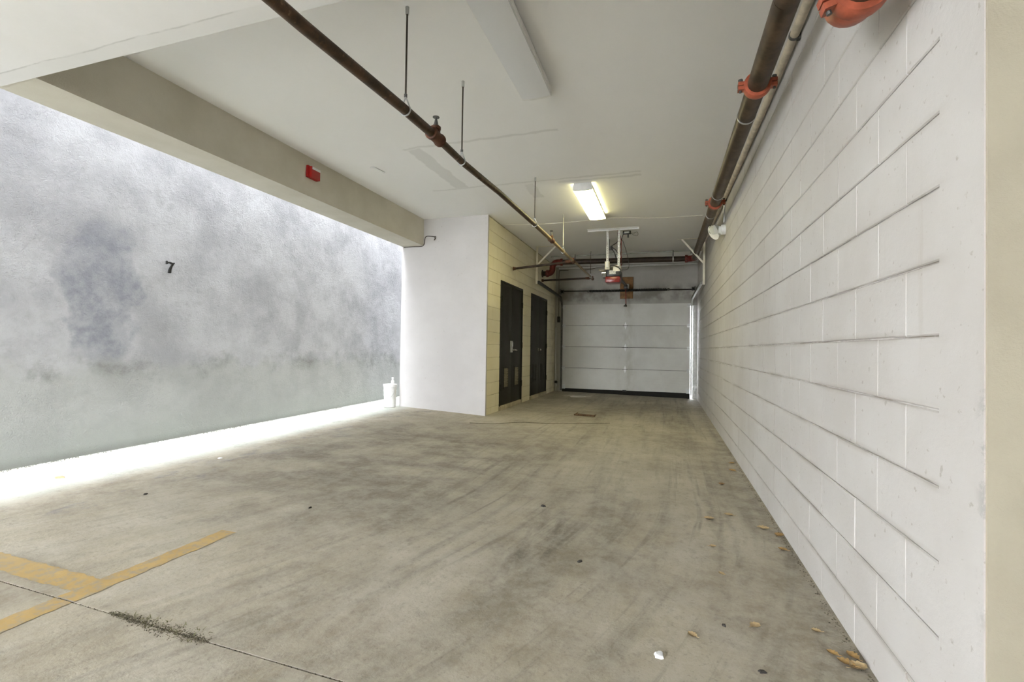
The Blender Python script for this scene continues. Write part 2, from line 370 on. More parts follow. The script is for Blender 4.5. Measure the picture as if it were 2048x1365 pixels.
# right wall with blocks
wr = obj('wall_right', G().box(XR+.007, XR+.30, 1.56, 12.1, -1.2, ZC), 'dirty_mortar', kind='structure', label='long white painted concrete block wall on the right', cat='wall')
obj('plaster_edge', G().box(XR-.0016, XR+.3, 1.385, 1.575, -1.2, ZC), 'white_block_paint', wr)
obj('wall_corner', G().box(XR+.0015, 7, 1.378, 1.46, -1.2, ZB+.02), 'beige_stucco', kind='structure', label='beige stucco return wall at the right edge', cat='wall')
obj('light_block_rear', G().box(-2.7, 5, -4.3, -4.0, -1.2, 2.4), 'beige_stucco', kind='structure', label='unseen beige wall added behind the camera to block daylight', cat='wall')  # unseen wall added to keep frontal daylight off the beige return wall
obj('light_block_side', G().box(5, 5.3, -9, 1.378, -1.2, 2.4), 'beige_stucco', kind='structure', label='unseen beige side wall added behind the camera to block daylight', cat='wall')  # unseen wall added so less daylight comes in from the right
bc = {}
def block(name, L, hgt, mat, side):
    """flat face block, local origin at face centre; side = direction its face looks (+1 or -1 in x)"""
    key = (round(L, 3), round(hgt, 3), mat, side)
    if key not in bc:
        g = G(); b = .004; t = .03*side; gy, gz = .0008, .0022
        y, z = L/2-gy, hgt/2-gz
        P = [(-t,-y,-z),(-t,y,-z),(-t,y,z),(-t,-y,z),(-b*side,-y,-z),(-b*side,y,-z),(-b*side,y,z),(-b*side,-y,z),(0,-y+b*.6,-z+b),(0,y-b*.6,-z+b),(0,y-b*.6,z-b),(0,-y+b*.6,z-b)]
        g.v = [Vector(p) for p in P]
        for k in (0, 4):
            for i in range(4): g.f.append([k+i, k+(i+1) % 4, k+4+(i+1) % 4, k+4+i])
        g.f.append([8, 9, 10, 11])
        bc[key] = mesh(name, g, mat, smooth=False, org=Vector((0, 0, 0)))[0]
    return bc[key]
def block_wall(parent, face_x, side, y0, y1, mat, holes, limit, name='block'):
    specs = []
    for i in range(-6, 10):
        z0, z1 = .052+i*.2032, min(.052+(i+1)*.2032, ZC)
        y = y0 - (0 if i % 2 else .2032)
        while y < y1-.02:
            segs = [(max(y, y0), min(y+.4064, y1), z0, z1)]
            for (a, b, c, d) in holes:
                nx = []
                for (p, q, s, t) in segs:
                    if q <= a or p >= b or t <= c or s >= d: nx.append((p, q, s, t)); continue
                    if p < a: nx.append((p, a, s, t))
                    if q > b: nx.append((b, q, s, t))
                    if s < c: nx.append((max(p, a), min(q, b), s, c))
                    if t > d: nx.append((max(p, a), min(q, b), d, t))
                segs = nx
            specs += [sg for sg in segs if sg[1]-sg[0] > .015 and sg[3]-sg[2] > .012]
            y += .4064
    specs.sort(key=lambda sg: sg[0])
    for (a, b, c, d) in specs[:limit]:
        o = bpy.data.objects.new(name, block(name, b-a, d-c, mat, side))
        place(o, parent, Vector((face_x + random.uniform(-.0012, .0), (a+b)/2, (c+d)/2 + H)))
    if specs[limit:]:
        g = G()
        for (a, b, c, d) in specs[limit:]:
            g.box(min(face_x, face_x-.03*side), max(face_x, face_x-.03*side), a+.0008, b-.0008, c+.0022, d-.0022)
        tag(obj('far_blocks', g, mat, parent, smooth=False), kind='stuff')
block_wall(wr, XR, -1, 1.56, 12.0, 'white_block_paint', [], 296)
# pier and utility wall
obj('wall_pier', G().box(-4.205, XD, YP, YP+.05, -1.2, ZC).box(-4.205, XD-.05, YP+.05, 12.1, -1.2, ZC), 'pier_plaster', kind='structure', label='white plaster pier end facing the parking bay', cat='wall')
DOORS = [(7.60, 8.90), (9.52, 10.90)]; DZ0, DZ1 = -.992, 1.158
wu = obj('wall_utility', G().box(XD-.06, XD-.008, YP+.05, 11.80, -1.2, ZC), 'cream_mortar', kind='structure', label='cream painted block wall holding two dark double doors', cat='wall')
block_wall(wu, XD, 1, YP+.052, 11.80, 'cream_block_paint', [(a, b, DZ0, DZ1) for a, b in DOORS], 290)
# back wall around the overhead door
DL, DR, DT = -2.49, .548, 1.127
wb = obj('wall_back', G().box(-3.2, XR+.02, YG+.03, YG+.25, DT-.05, ZC).box(-3.2, DL+.06, YG+.03, YG+.25, -1.2, DT-.05), 'grimy_grey_paint', kind='structure', label='grimy grey wall around the overhead garage door', cat='wall')
obj('jamb', G().box(.602, XR+.02, YG-.005, YG+.2, -1.13, DT-.06), 'grey_jamb', wb, bevel=.004)
obj('leak_strip', G().prism([(-2.672, -1.08), (-2.630, -1.08), (-2.664, .55), (-2.672, .55)], lambda a, b, d: (a, d, b), 11.84, 11.88), 'white_enamel', kind='structure', label='thin tapering white strip painted as a daylight leak in the back left corner', cat='light leak')  # solid white wedge standing in for daylight leaking through the corner

# ------------------------------------------------------------------ utility doors
def utility_door(name, y0, y1, label, bright, lever):
    d = thing(name, (XD, (y0+y1)/2, DZ0), label, 'door', kind='structure')
    fr = G().box(XD-.05, XD+.012, y0, y0+.035, DZ0, DZ1).box(XD-.05, XD+.012, y1-.035, y1, DZ0, DZ1).box(XD-.05, XD+.012, y0+.035, y1-.035, DZ1-.035, DZ1)
    obj('door_frame', fr, 'utility_door_paint', d, bevel=.003)
    obj('sill', G().box(XD-.05, XD+.018, y0-.02, y1+.02, DZ0-.075, DZ0-.002), 'cream_mortar', d, bevel=.006)
    mid = (y0+y1)/2
    for a, b, sgn in ((y0+.037, mid-.002, 1), (mid+.002, y1-.037, -1)):
        leaf = obj('door_leaf', G().box(XD-.045, XD-.004, a, b, DZ0+.004, DZ1-.038), 'utility_door_paint', d, bevel=.003)
        hy = a if sgn > 0 else b
        for hz in (DZ0+.32, (DZ0+DZ1)/2-.02, DZ1-.32):
            hg = G().tube([(XD+.016, hy, hz-.055), (XD+.016, hy, hz+.055)], .011, 8).box(XD-.004, XD+.010, hy-.022, hy+.022, hz-.05, hz+.05)
            obj('hinge', hg, 'utility_door_paint', leaf)
        lc = (a+b)/2; lw, lz0, lz1 = .125, DZ0+.30, DZ0+.64
        lf = obj('louver', G().box(XD-.006, XD+.006, lc-lw, lc-lw+.02, lz0, lz1).box(XD-.006, XD+.006, lc+lw-.02, lc+lw, lz0, lz1).box(XD-.006, XD+.006, lc-lw, lc+lw, lz0-.02, lz0).box(XD-.006, XD+.006, lc-lw, lc+lw, lz1, lz1+.02), 'utility_door_paint', leaf)
        sg = G()
        for k in range(11):
            z = lz0+.012+k*(lz1-lz0-.01)/11
            sg.prism([(.004, 0), (.007, .003), (-.012, .026), (-.015, .023)], lambda p, q, dd, z=z: (XD+p+.006, dd, z+q), lc-lw+.02, lc+lw-.02)
        tag(obj('louver_slats', sg, bright, leaf), kind='stuff')
    if lever:
        hd = obj('lock_plate', G().box(XD-.004, XD+.012, mid-.085, mid+.035, -.075, .135), 'galvanized', d, bevel=.005)
        obj('lever', G().tube([(XD+.012, mid+.01, -.03), (XD+.055, mid+.01, -.03), (XD+.062, mid+.03, -.03), (XD+.062, mid+.115, -.034)], .014, 10), 'chrome', hd)
        obj('latch_guard', G().box(XD+.012, XD+.03, mid-.05, mid+.0, .03, .11), 'galvanized', hd, bevel=.004)
    else:
        hd = obj('knob', G().lathe([(.033, 0), (.033, .008), (.014, .012), (.014, .035), (.028, .045), (.030, .06), (.02, .07)], (XD-.004, mid-.06, -.02), (1, 0, 0), 16), 'chrome', d)
        obj('deadbolt', G().lathe([(.026, 0), (.026, .012), (.018, .016)], (XD-.004, mid+.03, -.02), (1, 0, 0), 14), 'chrome', d)
    return d
utility_door('door_1', *DOORS[0], 'black double utility door with a steel lever handle, nearer to the pier', 'louver_metal', True)
utility_door('door_2', *DOORS[1], 'black double utility door with a round knob, nearer to the garage door', 'utility_door_paint', False)

# ------------------------------------------------------------------ overhead garage door
gd = thing('door_3', ((DL+DR)/2, YG-.01, -1.006), 'closed off-white sectional overhead garage door with four panels', 'garage door', kind='structure')
YD0, YD1 = YG-.035, YG+.012
for k in range(4):
    zt = DT - k*.5334; zb = zt - .5264
    s = obj('panel', G().box(DL, DR, YD0, YD1, zb, zt), 'door_panel_paint', gd, bevel=.004)
    if k:
        z = zt+.0015
        obj('hinge', G().prism([(-.935-.022, z-.035), (-.935, z-.092), (-.935+.022, z-.035), (-.935+.03, z-.006), (-.935+.03, z+.006), (-.935+.022, z+.035), (-.935, z+.092), (-.935-.022, z+.035), (-.935-.03, z+.006), (-.935-.03, z-.006)], lambda p, q, d: (p, d, q), YD0-.012, YD0), 'hinge_white', s)
        obj('hinge_pin', G().tube([(-1.0, YD0-.014, z), (-.87, YD0-.014, z)], .006, 8), 'dull_steel', s)
    for sx, ex in ((DL, 1), (DR, -1)):
        z = zt-.06 if k == 0 else zt+.0015
        obj('roller_bracket', G().box(min(sx, sx+ex*.07), max(sx, sx+ex*.07), YD0-.018, YD0, z-.045, z+.045).tube([(sx+ex*.05, YD0-.03, z), (sx-ex*.03, YD0-.03, z)], .009, 8).tube([(sx-ex*.02, YD0-.03, z), (sx-ex*.045, YD0-.03, z)], .022, 12), 'galvanized', s)
obj('leak_blocker', G().box(DL+.005, DR-.005, YD1+.001, YD1+.006, -1.004, DT-.002), 'rubber', gd)  # added dark sheet, stops outside light showing through the panel seams
for sx, ex in ((DL, 1), (DR, -1)):
    obj('bottom_bracket', G().box(min(sx, sx+ex*.08), max(sx, sx+ex*.08), YD0-.012, YD0, -1.0, -.89), 'galvanized', gd)
obj('bottom_seal', G().prism([(DL, -.988), (DR, -.988), (DR, fz(DR, 11.9)-.005), (DL, fz(DL, 11.9)-.01)], lambda p, q, d: (p, d, q), YD0-.003, YD1+.002), 'rubber', gd)
obj('lift_handle', G().box(-.99, -.90, YD0-.03, YD0, -1.012, -.975), 'black_plastic', gd, bevel=.004)
# torsion spring shaft
ZS, YS = 1.445, YG-.09
ts = thing('torsion_spring', (-.95, YS, ZS), 'black torsion spring shaft above the overhead garage door', 'spring')
obj('shaft', G().tube([(-2.56, YS, ZS+.02), (.64, YS, ZS-.005)], .0125, 10), 'spring_black', ts)
sp = []
for i in range(46*8+1):
    a = 2*math.pi*i/8; x = -1.81 + 1.82*i/(46*8); sp.append((x, YS+.027*math.cos(a), ZS+.008+.027*math.sin(a)))
obj('coil', G().tube(sp, .0095, 5).tube([(-1.82, YS, ZS+.01), (.02, YS, ZS)], .024, 12), 'spring_black', ts)
for x in (-1.83, .03): obj('winding_cone', G().lathe([(.033, 0), (.033, .03), (.02, .05)], (x, YS, ZS+.008), (1 if x > -1 else -1, 0, 0), 14), 'dull_steel', ts)
for x in (-2.50, .60):
    obj('cable_drum', G()._lathe([(.05, -.03), (.05, -.02), (.035, -.018), (.035, .018), (.05, .02), (.05, .03)], Vector((x, YS, ZS+.01)), Vector((1, 0, 0)), 18), 'spring_black', ts)
    obj('bearing_plate', G().box(x-.004+(.05 if x > 0 else -.05), x+.004+(.05 if x > 0 else -.05), YS-.06, YG+.028, ZS-.06, ZS+.07), 'dull_steel', ts)
obj('center_bracket', G().box(-.95, -.90, YS-.02, YG+.0, ZS-.03, ZS+.05), 'dull_steel', ts)
obj('header_board', G().box(-1.08, -.768, YG-.012, YG+.03, 1.26, 1.79), 'plywood', label='brown plywood board on the wall behind the torsion spring', cat='board', bevel=.004)
# tracks
def track(name, x0, x, side, z0, z1, mat, label, hang):
    t = thing(name, (x, 10.6, -1.1), label, 'track')
    R_ = .26; yv = YD0-.03
    P = [(x0, 9.38, z0), (x, yv-R_, z1)] + [(x, yv-R_+R_*math.sin(a), z1-R_+R_*math.cos(a)) for a in [math.pi/2*i/8 for i in range(1, 9)]] + [(x, yv, -1.04)]
    g = G()
    for p, q in zip(P, P[1:]): g.bar(p, q, .010, .058, (0, -1, 0) if abs(q[2]-p[2]) > abs(q[1]-p[1]) else (0, 0, 1))
    obj('rail', g, mat, t)
    g = G()
    for p, q in zip(P, P[1:]):
        v = Vector(q)-Vector(p); up = Vector((side, 0, 0)).cross(v).normalized()
        for s_ in (-1, 1):
            o_ = up*(.026*s_) + Vector((-side*.016, 0, 0)); g.bar(Vector(p)+o_, Vector(q)+o_, .034, .005, up)
    obj('flange', g, mat, t)
    hg = G().bar((x0+side*.03, 9.42, z0-.03), (x0+side*.03, 9.42, ZC), .036, .004, (0, 1, 0)).bar((x0+side*.048, 9.42, z0-.03), (x0+side*.048, 9.42, ZC), .004, .036, (0, 1, 0))
    obj('hanger_angle', hg, hang, t)
    hx = x0+side*.03
    obj('diagonal_brace', G().bar((hx, 9.41, z0+.36), (x0-side*.36, 9.41, ZC-.01), .032, .004, (0, 1, 0)), hang, t)
    obj('ceiling_angle', G().bar((hx+side*.02, 9.43, ZC-.004), (x0-side*.44, 9.43, ZC-.004), .036, .006), hang, t)
    return t
track('door_track', -2.50, -2.525, -1, 1.36, 1.30, 'dull_steel', 'dark steel door track and hanger at the utility door wall', 'cream_enamel')
track('door_track', .63, .585, 1, 1.262, 1.215, 'galvanized', 'bright galvanized door track and hanger at the white block wall', 'cream_enamel')

# ------------------------------------------------------------------ garage door opener
op = thing('garage_door_opener', (-.91, 8.62, 1.2), 'ceiling-hung garage door opener with red lens and perforated straps', 'door opener')
obj('chassis', G().box(-1.02, -.765, 8.52, 8.86, 1.30, 1.46), 'black_plastic', op, bevel=.02)
obj('cover', G().box(-.90, -.762, 8.505, 8.70, 1.39, 1.50), 'cream_enamel', op, bevel=.015)
obj('rating_label', G().box(-.965, -.85, 8.512, 8.522, 1.34, 1.405), 'grey_label', op)
obj('lamp_lens', G().box(-1.035, -.775, 8.52, 8.80, 1.195, 1.302), 'red_lens', op, bevel=.02)
obj('junction_box', G().box(-1.035, -.955, 8.46, 8.52, 1.42, 1.56), 'cream_enamel', op, bevel=.005)
obj('capacitor', G().tube([(-1.10, 8.60, 1.38), (-1.03, 8.60, 1.38)], .035, 14).tube([(-1.15, 8.55, 1.42), (-1.05, 8.55, 1.42)], .015, 8), 'chrome', op)
obj('side_bracket', G().box(-1.085, -1.02, 8.54, 8.70, 1.29, 1.36), 'dull_steel', op, bevel=.004)
for x in (-.985, -.79):
    g = G(); z0 = 1.45 if x < -.9 else 1.47
    g.box(x-.018, x-.007, 8.395, 8.399, z0, ZC-.008).box(x+.007, x+.018, 8.395, 8.399, z0, ZC-.008)
    k = z0
    while k < ZC-.03: g.box(x-.007, x+.007, 8.395, 8.399, k, k+.016); k += .030
    g.box(x-.018, x+.018, 8.395, 8.56, z0-.004, z0)
    obj('perforated_strap', g, 'white_enamel', op)
g = G().box(-1.325, -.451, 8.29, 8.299, ZC-.005, ZC).box(-1.325, -.451, 8.331, 8.340, ZC-.005, ZC); k = -1.325
while k < -.46: g.box(k, k+.014, 8.299, 8.331, ZC-.005, ZC); k += .028
obj('ceiling_strip', g, 'white_enamel', op)
obj('strip_flange', G().box(-1.325, -.451, 8.338, 8.342, ZC-.03, ZC), 'white_enamel', op)
obj('rail', G().bar((-.89, 8.8, 1.40), (-.905, 11.78, 1.545), .035, .05), 'dull_steel', op)
tr = obj('trolley', G().box(-.945, -.865, 11.38, 11.58, 1.44, 1.52), 'black_plastic', op, bevel=.006)
obj('header_bracket', G().box(-.95, -.86, 11.74, 11.895, 1.49, 1.60), 'galvanized', op, bevel=.003)
obj('pull_arm', G().bar((-.905, 11.5, 1.46), (-.92, 11.86, 1.06), .03, .008, (1, 0, 0)), 'wire_red', op)
obj('release_cord', G().tube([(-.915, 11.48, 1.45), (-.918, 11.48, 1.25), (-.914, 11.48, 1.09)], .005, 6), 'wire_red', op)
obj('release_handle', G().tube([(-.914, 11.48, 1.09), (-.914, 11.48, 1.06)], [.01, .016], 8).tube([(-.95, 11.48, 1.045), (-.88, 11.48, 1.045)], .013, 8), 'black_plastic', op)
def wire(name, pts, rad, mat, parent=None, label=None, cat=None, sub=6):
    P = [Vector(p) for p in pts]; out = []
    for i in range(len(P)-1):
        a, b, c, d = P[max(i-1, 0)], P[i], P[i+1], P[min(i+2, len(P)-1)]
        for k in range(sub):
            t = k/sub; out.append(.5*((2*b) + (c-a)*t + (2*a-5*b+4*c-d)*t*t + (3*b-a-3*c+d)*t**3))
    out.append(P[-1]); return obj(name, G().tube(out, rad, 6), mat, parent, label, cat)
wire('power_cord', [(-.78, 8.55, 1.46), (-.74, 8.5, 1.55), (-.775, 8.45, 1.75), (-.75, 8.47, 1.95), (-.72, 8.55, 2.08)], .006, 'black_plastic', op)
wire('red_cord', [(-.76, 8.5, 1.48), (-.755, 8.44, 1.7), (-.76, 8.42, 1.95), (-.82, 8.42, 2.09)], .005, 'wire_red', op)
wire('antenna_cord', [(-.77, 8.6, 1.42), (-.66, 8.6, 1.43), (-.63, 8.6, 1.52), (-.68, 8.6, 1.75), (-.745, 8.6, 1.95)], .004, 'black_plastic', op)
wire('motor_loop', [(-.99, 8.5, 1.46), (-.90, 8.49, 1.49), (-.78, 8.49, 1.43), (-.755, 8.5, 1.33)], .009, 'black_plastic', op)
ot = thing('ceiling_outlet', (-.66, 8.56, ZC), 'small black outlet bracket on the ceiling above the opener', 'outlet')
obj('outlet_body', G().box(-.74, -.60, 8.53, 8.60, ZC-.055, ZC), 'black_plastic', ot, bevel=.008)
obj('face', G().box(-.715, -.625, 8.526, 8.531, ZC-.042, ZC-.014), 'grey_label', ot)
obj('plug', G().box(-.66, -.635, 8.53, 8.58, ZC-.12, ZC-.055), 'black_plastic', ot, bevel=.006)
wire('loose_cord', [(-.64, 8.55, ZC-.02), (-.56, 8.5, ZC-.06), (-.49, 8.5, ZC-.04), (-.48, 8.5, ZC-.10), (-.55, 8.5, ZC-.09), (-.6, 8.52, ZC-.05)], .003, 'wire_brown', ot)
hk = thing('hanging_cable', (-.93, 9.0, 1.75), 'black cable bundle hanging in loops from the ceiling behind the strap', 'cable')
wire('cable', [(-.83, 8.6, 2.09), (-.86, 8.9, 2.0), (-.99, 9.0, 1.93), (-.93, 9.0, 1.82), (-.89, 9.0, 1.70), (-.86, 9.0, 1.62), (-.85, 9.0, 1.75), (-.9, 9.0, 1.86), (-.99, 9.0, 1.93)], .008, 'black_plastic', hk)
wire('tail', [(-.86, 9.0, 1.62), (-.85, 9.0, 1.56), (-.84, 9.0, 1.50)], .010, 'black_plastic', hk)
obj('plug_end', G().box(-.86, -.82, 8.98, 9.02, 1.46, 1.51), 'black_plastic', hk, bevel=.006)
obj('cable_clip', G().box(-1.06, -1.03, 9.1, 9.14, 1.95, ZC).box(-1.09, -.97, 9.08, 9.16, 1.90, 1.96), 'dull_steel', hk)

# ------------------------------------------------------------------ control box, sensors, wires
cb = thing('wall_control_box', (-2.607, YG-.02, .66), 'small black control box on the wall left of the garage door', 'control box')
obj('box', G().box(-2.64, -2.575, YG-.03, YG+.03, .68, .83), 'black_plastic', cb, bevel=.006)
obj('button', G().lathe([(.014, 0), (.014, .006), (.01, .009)], (-2.607, YG-.03, .76), (0, -1, 0), 12), 'dull_steel', cb)
wire('cable', [(-2.607, YG-.0, .83), (-2.61, YG+.01, 1.3), (-2.615, YG+.01, 1.9), (-2.60, YG+.01, 2.0), (-2.55, YG+.01, 2.01), (-1.95, YG+.0, 2.0), (-1.5, 11.2, 1.93), (-1.1, 9.4, 1.62), (-1.02, 8.85, 1.44)], .006, 'wire_brown', cb)
for x, s, lab in ((-2.615, 1, 'black safety sensor on a bracket at the left foot of the garage door'), (.655, -1, 'pale safety sensor on a bracket at the right foot of the garage door')):
    e = thing('safety_sensor', (x, YG-.12, -.86), lab, 'sensor')
    obj('sensor_body', G().box(x-.035, x+.035, YG-.20, YG-.14, -.86, -.80), 'black_plastic' if s > 0 else 'white_plastic', e, bevel=.006)
    obj('bracket', G().box(x-.02, x+.02, YG-.14, YG-.02, -.885, -.878).box(x-.02, x+.02, YG-.024, YG-.018, -.93, -.80), 'galvanized', e)
    obj('lens', G().lathe([(.016, 0), (.016, .012)], (x+s*.035, YG-.17, -.83), (s, 0, 0), 10), 'chrome', e)
    wire('sensor_wire', [(x, YG-.15, -.86), (x+.02*s, YG-.12, -.95), (x+.01*s, YG-.06, -1.03)], .004, 'white_plastic', e)
obj('wall_raceway', G().bar((-2.62, YG+.01, 2.062), (.70, YG+.01, 2.062), .04, .032), 'white_enamel', label='long white raceway along the top of the back wall', cat='raceway', bevel=.003)
wire('ceiling_wire', [(-2.68, 7.55, 2.06), (-2.66, 7.6, 2.097), (-2.0, 7.7, 2.097), (-1.2, 7.68, 2.095), (-.85, 7.62, 2.097), (-.2, 7.78, 2.094), (.25, 7.82, 2.097), (.52, 7.8, 2.09)], .0045, 'wire_white', label='thin white wire strung across the ceiling past the lit fixture', cat='wire')
cc = thing('ceiling_conduit', (-.9, 10.5, ZC), 'thin grey-green conduit across the far ceiling ending at a junction box', 'conduit')
obj('conduit', G().tube([(-2.5, 10.5, ZC-.014), (.5, 10.5, ZC-.014)], .012, 8), 'conduit_grey', cc)
obj('junction_box', G().box(.47, .60, 10.20, 10.52, ZC-.07, ZC), 'conduit_grey', cc, bevel=.006)
ck = thing('corner_cable', (-3.8, YP-.01, 1.65), 'thin black cable tacked around the beam end at the pier', 'cable')
wire('cable', [(-4.17, YP-.01, 1.652), (-4.0, YP-.012, 1.655), (-3.84, YP-.012, 1.655), (-3.79, YP-.012, 1.69), (-3.775, YP-.012, 1.79), (-3.74, YP-.012, 1.815), (-3.66, YP-.012, 1.81), (-3.61, YP-.014, 1.80)], .006, 'wire_brown', ck)
wire('loose_end', [(-3.61, YP-.014, 1.80), (-3.59, YP-.02, 1.775), (-3.60, YP-.03, 1.74), (-3.585, YP-.02, 1.76), (-3.58, YP-.015, 1.80), (-3.61, YP-.014, 1.80)], .005, 'wire_brown', ck)

# ------------------------------------------------------------------ fluorescent fixtures
def fixture(x0, x1, y0, y1, lens, label):
    t = thing('ceiling_light', ((x0+x1)/2, (y0+y1)/2, ZC-.09), label, 'light fixture', 'wraparound fluorescent ceiling lights')
    obj('housing', G().box(x0+.03, x1-.03, y0+.015, y1-.015, ZC-.045, ZC), 'white_enamel', t, bevel=.004)
    c, wd = (x0+x1)/2, (x1-x0)/2
    prof = [(-wd, -.035), (-wd, -.075), (-wd*.97, -.088), (-wd*.5, -.094), (0, -.096), (wd*.5, -.094), (wd*.97, -.088), (wd, -.075), (wd, -.035)]
    obj('lens', G().prism(prof, lambda p, q, d: (c+p, d, ZC+q), y0+.02, y1-.02), lens, t, ang=50)
    for sd in (-1, 1): obj('side_rail', G().box(c+sd*wd-.004, c+sd*wd+.004, y0+.02, y1-.02, ZC-.078, ZC-.03), 'white_enamel', t, bevel=.001)
    for y in (y0, y1-.02):
        obj('end_cap', G().prism([(p*1.02, q-.002) for p, q in prof] + [(wd*.9, 0), (-wd*.9, 0)], lambda p, q, d: (c+p, d, ZC+q), y, y+.02), 'white_enamel', t, bevel=.002)
fixture(-1.125, -.885, 2.44, 3.66, 'diffuser', 'unlit white strip light nearest the camera')
fixture(-1.14, -.895, 5.93, 7.36, 'lit_diffuser', 'glowing warm white strip light beyond the unlit one')

# ------------------------------------------------------------------ sprinkler branch pipe
XS = -1.54
SP = [(-2, 1.375), (1.555, 1.405), (2.5, 1.455), (2.96, 1.468), (3.45, 1.462), (4.31, 1.50), (5.6, 1.52), (6.55, 1.53), (8.0, 1.518), (8.56, 1.545), (10.45, 1.555)]
def sz(y):
    for (a, za), (b, zb) in zip(SP, SP[1:]):
        if a <= y <= b: return za+(zb-za)*(y-a)/(b-a)
    return SP[-1][1]
def run(y0, y1, rad):
    k = max(2, int((y1-y0)/.4)); return G().tube([(XS, y0+(y1-y0)*i/k, sz(y0+(y1-y0)*i/k)) for i in range(k+1)], rad, 14)
sp_ = thing('sprinkler_pipe', (XS, 5, 1.4), 'slim rusty sprinkler pipe hung on rods below the ceiling', 'pipe')
obj('pipe', run(-2, 2.92, .031), 'rusty_small_pipe', sp_)
obj('pipe', run(3.0, 6.45, .026), 'rusty_small_pipe', sp_)
obj('pipe', run(6.5, 8.12, .024), 'rusty_small_pipe', sp_)
obj('pipe', run(8.12, 10.45, .021), 'rusty_small_pipe', sp_)
def tee(y, rad, head=True):
    z = sz(y)
    t = obj('tee_fitting', G()._lathe([(rad*1.25, -.075), (rad*1.45, -.072), (rad*1.45, -.05), (rad*1.28, -.045), (rad*1.28, .045), (rad*1.45, .05), (rad*1.45, .072), (rad*1.25, .075)], Vector((XS, y, z)), Vector((0, 1, 0)), 16).lathe([(rad*1.0, 0), (rad*1.0, rad*1.55), (rad*1.12, rad*1.6), (rad*1.12, rad*2.2)], (XS, y, z), (0, 0, 1), 14), 'rust_fitting', sp_)
    if head:
        b = z+rad*2.2
        obj('sprinkler_head', G().lathe([(.020, 0), (.020, .014), (.013, .016), (.013, .03), (.006, .05), (.005, .066)], (XS, y, b), (0, 0, 1), 10).bar((XS-.014, y, b+.02), (XS-.003, y, b+.062), .005, .005).bar((XS+.014, y, b+.02), (XS+.003, y, b+.062), .005, .005)._lathe([(.006, .066), (.024, .067), (.024, .070), (.006, .072)], Vector((XS, y, b)), Vector((0, 0, 1)), 14), 'dull_steel', sp_)
tee(2.96, .031); tee(6.48, .026); tee(8.10, .024, False); tee(10.40, .021, False)
for y, z1, x1 in ((8.10, 1.44, -2.61), (10.30, 1.535, -2.64)):
    obj('branch_pipe', G().tube([(XS, y, sz(y)-.005), (XS-.3, y+.02, (sz(y)*2+z1)/3), (x1, y+.05, z1)], .021, 12), 'cross_pipe_paint', sp_)
    obj('branch_collar', G().lathe([(.03, 0), (.03, .05), (.026, .055), (.026, .09)], (XS-.04, y, sz(y)-.005), (-1, 0, 0), 12), 'rust_fitting', sp_)
    obj('end_cap', G().lathe([(.028, 0), (.028, .03), (.034, .032), (.034, .045)], (x1+.02, y+.05, z1), (-1, 0, 0), 12), 'rust_fitting', sp_)
for y, rad, lab in ((2.554, .031, 'thin dark pipe hanger rod nearest the camera'), (3.403, .026, 'dark pipe hanger rod just beyond the upright sprinkler head'), (5.586, .026, 'thin dark pipe hanger rod before the lit strip light'), (7.279, .024, 'pale short pipe hanger rod beside the cream block wall'), (10.146, .021, 'thin dark hanger rod at the far end of the sprinkler pipe')):
    t = thing('pipe_hanger', (XS, y, sz(y)), lab, 'pipe hanger', 'sprinkler pipe hangers')
    z = sz(y); rm = 'cream_enamel' if 7 < y < 8 else 'wire_brown'
    obj('rod', G().tube([(XS, y, z+rad+.055), (XS, y, ZC-.02)], .006 if y < 4 else .005, 8), rm, t)
    obj('ceiling_anchor', G().lathe([(.011, 0), (.012, .045)], (XS, y, ZC-.047), (0, 0, 1), 10), 'galvanized', t)
    obj('nut', G().lathe([(.011, 0), (.011, .018)], (XS, y, z+rad+.05), (0, 0, 1), 6), 'dull_steel', t)
    pts = [(XS+(rad+.003)*math.sin(a), y, z-(rad+.003)*math.cos(a)) for a in [math.radians(d) for d in range(-110, 111, 11)]]
    obj('ring_strap', G().tube([(XS, y, z+rad+.052)] + pts + [(XS, y, z+rad+.052)], .005, 6), 'galvanized', t)

# ------------------------------------------------------------------ fire main along the right wall
fm = thing('fire_main_pipe', (.52, 6, 1.6), 'heavy brown fire main with orange couplings along the right wall', 'pipe')
def mp(y): t = (y-2.35)/(10.4-2.35); return Vector((.5+.04*t, y, 1.578+.33*t**1.35))
def mrun(y0, y1): return G().tube([mp(y0+(y1-y0)*i/10) for i in range(11)], .057, 18)
obj('pipe', mrun(2.35, 3.11), 'brown_steel_pipe', fm); obj('pipe', mrun(3.11, 5.79), 'brown_steel_pipe', fm); obj('pipe', mrun(5.79, 10.30), 'brown_steel_pipe', fm)
def coupling(c, ax, mat, R=.057, ear=(1, 0, 0)):
    c, ax, e = Vector(c), Vector(ax).normalized(), Vector(ear).normalized()
    k = obj('coupling', G()._lathe([(R+.001, -.028), (R+.017, -.026), (R+.021, -.012), (R+.021, .012), (R+.017, .026), (R+.001, .028)], c, ax, 24), mat, fm)
    for s in (-1, 1):
        n_ = e*s; up = ax.cross(e).normalized()
        g = G()
        for q in (-1, 1): g.bar(c+n_*(R+.012)+up*(q*.013), c+n_*(R+.048)+up*(q*.013), .044, .020, up)
        obj('bolt_pad', g, mat, k)
        p = c+n_*(R+.034); obj('bolt', G().tube([p-up*.038, p+up*.034], .008, 8).tube([p-up*.045, p-up*.032], .013, 6), 'dull_steel', k)
coupling(mp(3.11), (0, 1, .02), 'red_orange_paint'); coupling(mp(5.79), (0, 1, .03), 'red_orange_paint')
